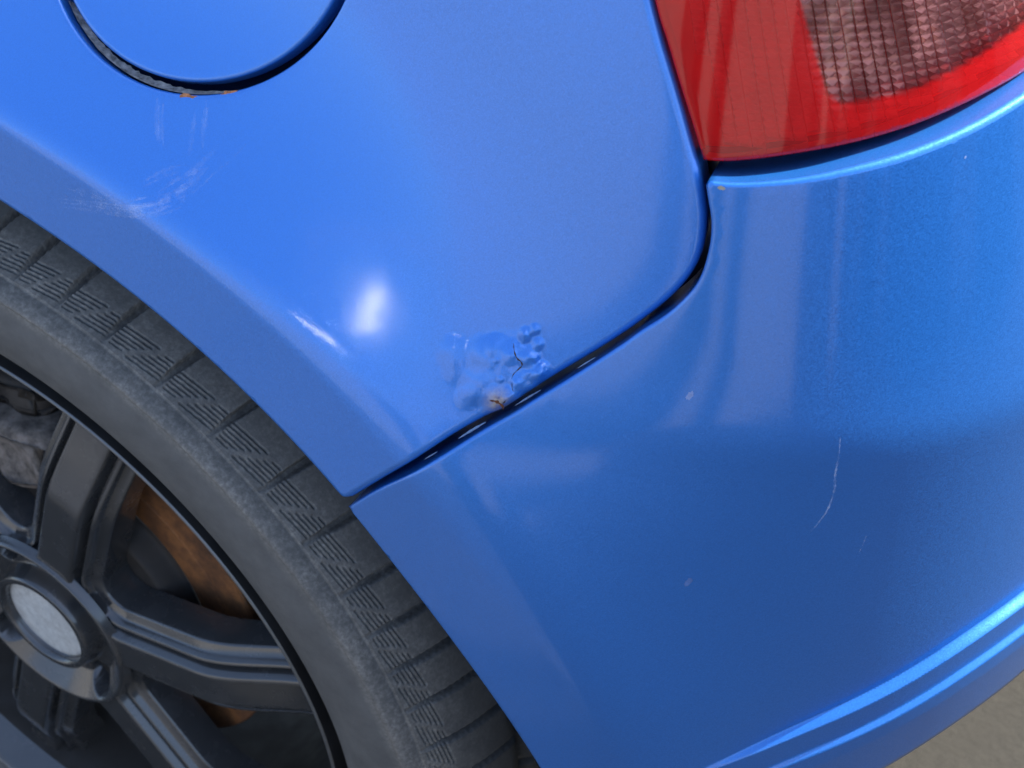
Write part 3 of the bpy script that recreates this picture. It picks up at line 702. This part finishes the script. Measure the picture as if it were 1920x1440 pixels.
# spokes
W, RHO = .0265, .014
lev = [(0, -.0320), (0, -.0125), (.0005, -.0112), (.0015, -.0106), (.0070, -.0092), (.0078, -.0080), (.0084, -.0050), (.0092, -.0042), (.0112, -.0040), (.0118, -.0046), (.0124, -.0100), (.0132, -.0112), (.0160, -.0112), (.0168, -.0100), (.0178, -.0010), (.0188, 0), (.0205, .0004)]
lev = [(d*.80, h) for d, h in lev]
cu, cv = (W+RHO)/math.sin(math.radians(30))*math.cos(math.radians(30)), W+RHO
def face_y(r): return .0035+.021*sstep(.125, .205, r)
def spoke_mesh():
    curves = []
    us = np.linspace(.207, cu, 34)[:-1]; th = np.radians(np.linspace(270, 210, 22))
    for d, h in lev:
        c = [(u, W-d) for u in us]+[(cu+(RHO+d)*math.cos(t), cv+(RHO+d)*math.sin(t)) for t in th]; curves.append((c, h))
    tgt = [(u, 0.) for u in us]
    m = len(th); half = m//2
    tgt += [(cu+(.052-cu)*k/half, 0.) for k in range(half)]+[(.052*math.cos(t), .052*math.sin(t)) for t in np.radians(np.linspace(0, 30, m-half))]
    last = curves[-1][0]
    for f in (.15, .35, .6, .8, 1.0): curves.append(([(a[0]+(b[0]-a[0])*f, a[1]+(b[1]-a[1])*f) for a, b in zip(last, tgt)], .0004))
    V = []; F = []; m = len(curves[0][0])
    for sgn in (1, -1):
        k = len(V)
        for c, h in curves:
            for u, v in c:
                r = math.hypot(u, v); k_ = max(1, .062/r); V.append((u*k_, face_y(r)-h, sgn*v*k_))
        for j in range(len(curves)-1):
            for i in range(m-1):
                q = (k+j*m+i, k+j*m+i+1, k+(j+1)*m+i+1, k+(j+1)*m+i); F.append(q if sgn > 0 else q[::-1])
    bm = bmesh.new(); me = bpy.data.meshes.new('spoke'); me.from_pydata(V, [], F); bm.from_mesh(me)
    bmesh.ops.remove_doubles(bm, verts=bm.verts, dist=1e-5); bmesh.ops.recalc_face_normals(bm, faces=bm.faces)
    if sum(f.normal.y for f in bm.faces) > 0: bmesh.ops.reverse_faces(bm, faces=bm.faces)
    for f in bm.faces: f.smooth = True
    for e in bm.edges:
        if len(e.link_faces) == 2 and e.calc_face_angle(0) > math.radians(50): e.smooth = False
    bm.to_mesh(me); bm.free(); me.materials.append(M['rim']); return me
sm = spoke_mesh()
for k in range(6):
    o = link(bpy.data.objects.new('spoke', sm), wheel); o.rotation_euler = (0, -math.radians(10.5+60*k), 0)
# hub plate with bolt holes
rr = np.concatenate([np.arange(.027, .0640, .0006), [.0645]]); tt = np.arange(0, 360, 1.)
V = []; F = []
holes = [(.0500*math.cos(math.radians(a)), .0500*math.sin(math.radians(a))) for a in (40, 130, 220, 310)]
for r in rr:
    for t in tt:
        x, z = r*math.cos(math.radians(t)), r*math.sin(math.radians(t))
        y = .0008+.0125*sstep(.0345, .0385, r)-.0125*np.clip((r-.047)/.0135, 0, 1)+.008*(1-sstep(.0300, .0312, r))+.006*sstep(.0620, .0645, r)
        d = min(math.hypot(x-a, z-b) for a, b in holes)
        y += .018*(1-sstep(.0092, .0102, d))
        V.append((x, y, z))
for i in range(len(rr)-1):
    for j in range(360): F.append((i*360+j, i*360+(j+1) % 360, (i+1)*360+(j+1) % 360, (i+1)*360+j))
hub = mesh_obj('hub', V, F, M['rim'], wheel)
for a_, b_ in holes:
    V = [(a_, .0160, b_)]+[(a_+.0098*math.cos(t), .0190, b_+.0098*math.sin(t)) for t in np.linspace(0, 2*math.pi, 25)[:-1]]
    mesh_obj('bolt_hole_shade', V, [(0, 1+k, 1+(k+1) % 24) for k in range(24)], M['liner'], wheel)  # black discs put the shade of the deep holes into colour
cap = revolve('centre_cap', [(.0302, .012), (.0302, .0075), (.0297, .0066), (.0280, .0064), (.015, .0056), (.0003, .0053)], M['cap'], wheel, 96); cap['label'] = 'scuffed silver centre cap'

# ------------------------------------------------------------------ brake
brake = empty('brake', car, (0, 0, ZW)); brake['label'] = 'rusty brake disc and caliper behind the spokes'
revolve('disc', [(.086, .064), (.0875, .051), (.090, .050), (.108, .050), (.1088, .0506), (.1112, .0506), (.112, .050), (.129, .050), (.1302, .0515), (.1302, .062)], M['rust'], brake, 160, sh=30)
V = []; F = []
rr = np.arange(.02, .0885, .0012); holes = [(.069*math.cos(math.radians(a)), .069*math.sin(math.radians(a))) for a in (56, 128, 200, 272, 344)]
for r in rr:
    for k in range(240):
        t = math.radians(k*1.5); x, z = r*math.cos(t), r*math.sin(t); d = min(math.hypot(x-a, z-b) for a, b in holes)
        V.append((x, .036+.014*sstep(.078, .087, r)+.012*(1-sstep(.005, .007, d)), z))
for i in range(len(rr)-1):
    for j in range(240): F.append((i*240+j, i*240+(j+1) % 240, (i+1)*240+(j+1) % 240, (i+1)*240+j))
mesh_obj('disc_hat', V, F, M['hat'], brake)
def lump(name, r0, r1, a0, a1, y0, y1, mat, seed):
    bm = bmesh.new(); V = []
    nr_, na = 8, 14
    for y in (y0, y1):
        for i in range(nr_):
            for j in range(na):
                t = math.radians(a0+(a1-a0)*j/(na-1)); r = r0+(r1-r0)*i/(nr_-1); V.append(bm.verts.new((r*math.cos(t), y, r*math.sin(t))))
    bm.verts.ensure_lookup_table(); N1 = nr_*na
    for i in range(nr_-1):
        for j in range(na-1):
            a = i*na+j; bm.faces.new([V[a], V[a+1], V[a+na+1], V[a+na]]); bm.faces.new([V[N1+a], V[N1+a+na], V[N1+a+na+1], V[N1+a+1]])
    bd = [j for j in range(na)]+[i*na+na-1 for i in range(1, nr_)]+[(nr_-1)*na+j for j in range(na-2, -1, -1)]+[i*na for i in range(nr_-2, 0, -1)]
    for k in range(len(bd)): a, b = bd[k], bd[(k+1) % len(bd)]; bm.faces.new([V[a], V[N1+a], V[N1+b], V[b]])
    bmesh.ops.recalc_face_normals(bm, faces=bm.faces)
    bmesh.ops.bevel(bm, geom=[e for e in bm.edges if e.calc_face_angle(0) > .8], offset=.008, segments=4, affect='EDGES', profile=.5)
    r = random.Random(seed)
    for v in bm.verts: v.co.y += .0035*math.sin(v.co.x*120+1)*math.sin(v.co.z*140+2)
    for f in bm.faces: f.smooth = True
    me = bpy.data.meshes.new(name); bm.to_mesh(me); bm.free(); me.materials.append(mat)
    return link(bpy.data.objects.new(name, me), brake)
lump('caliper', .084, .131, 84, 132, .028, .085, M['caliper'], 1)
lump('caliper_bracket', .128, .150, 92, 125, .045, .09, M['hat'], 2)
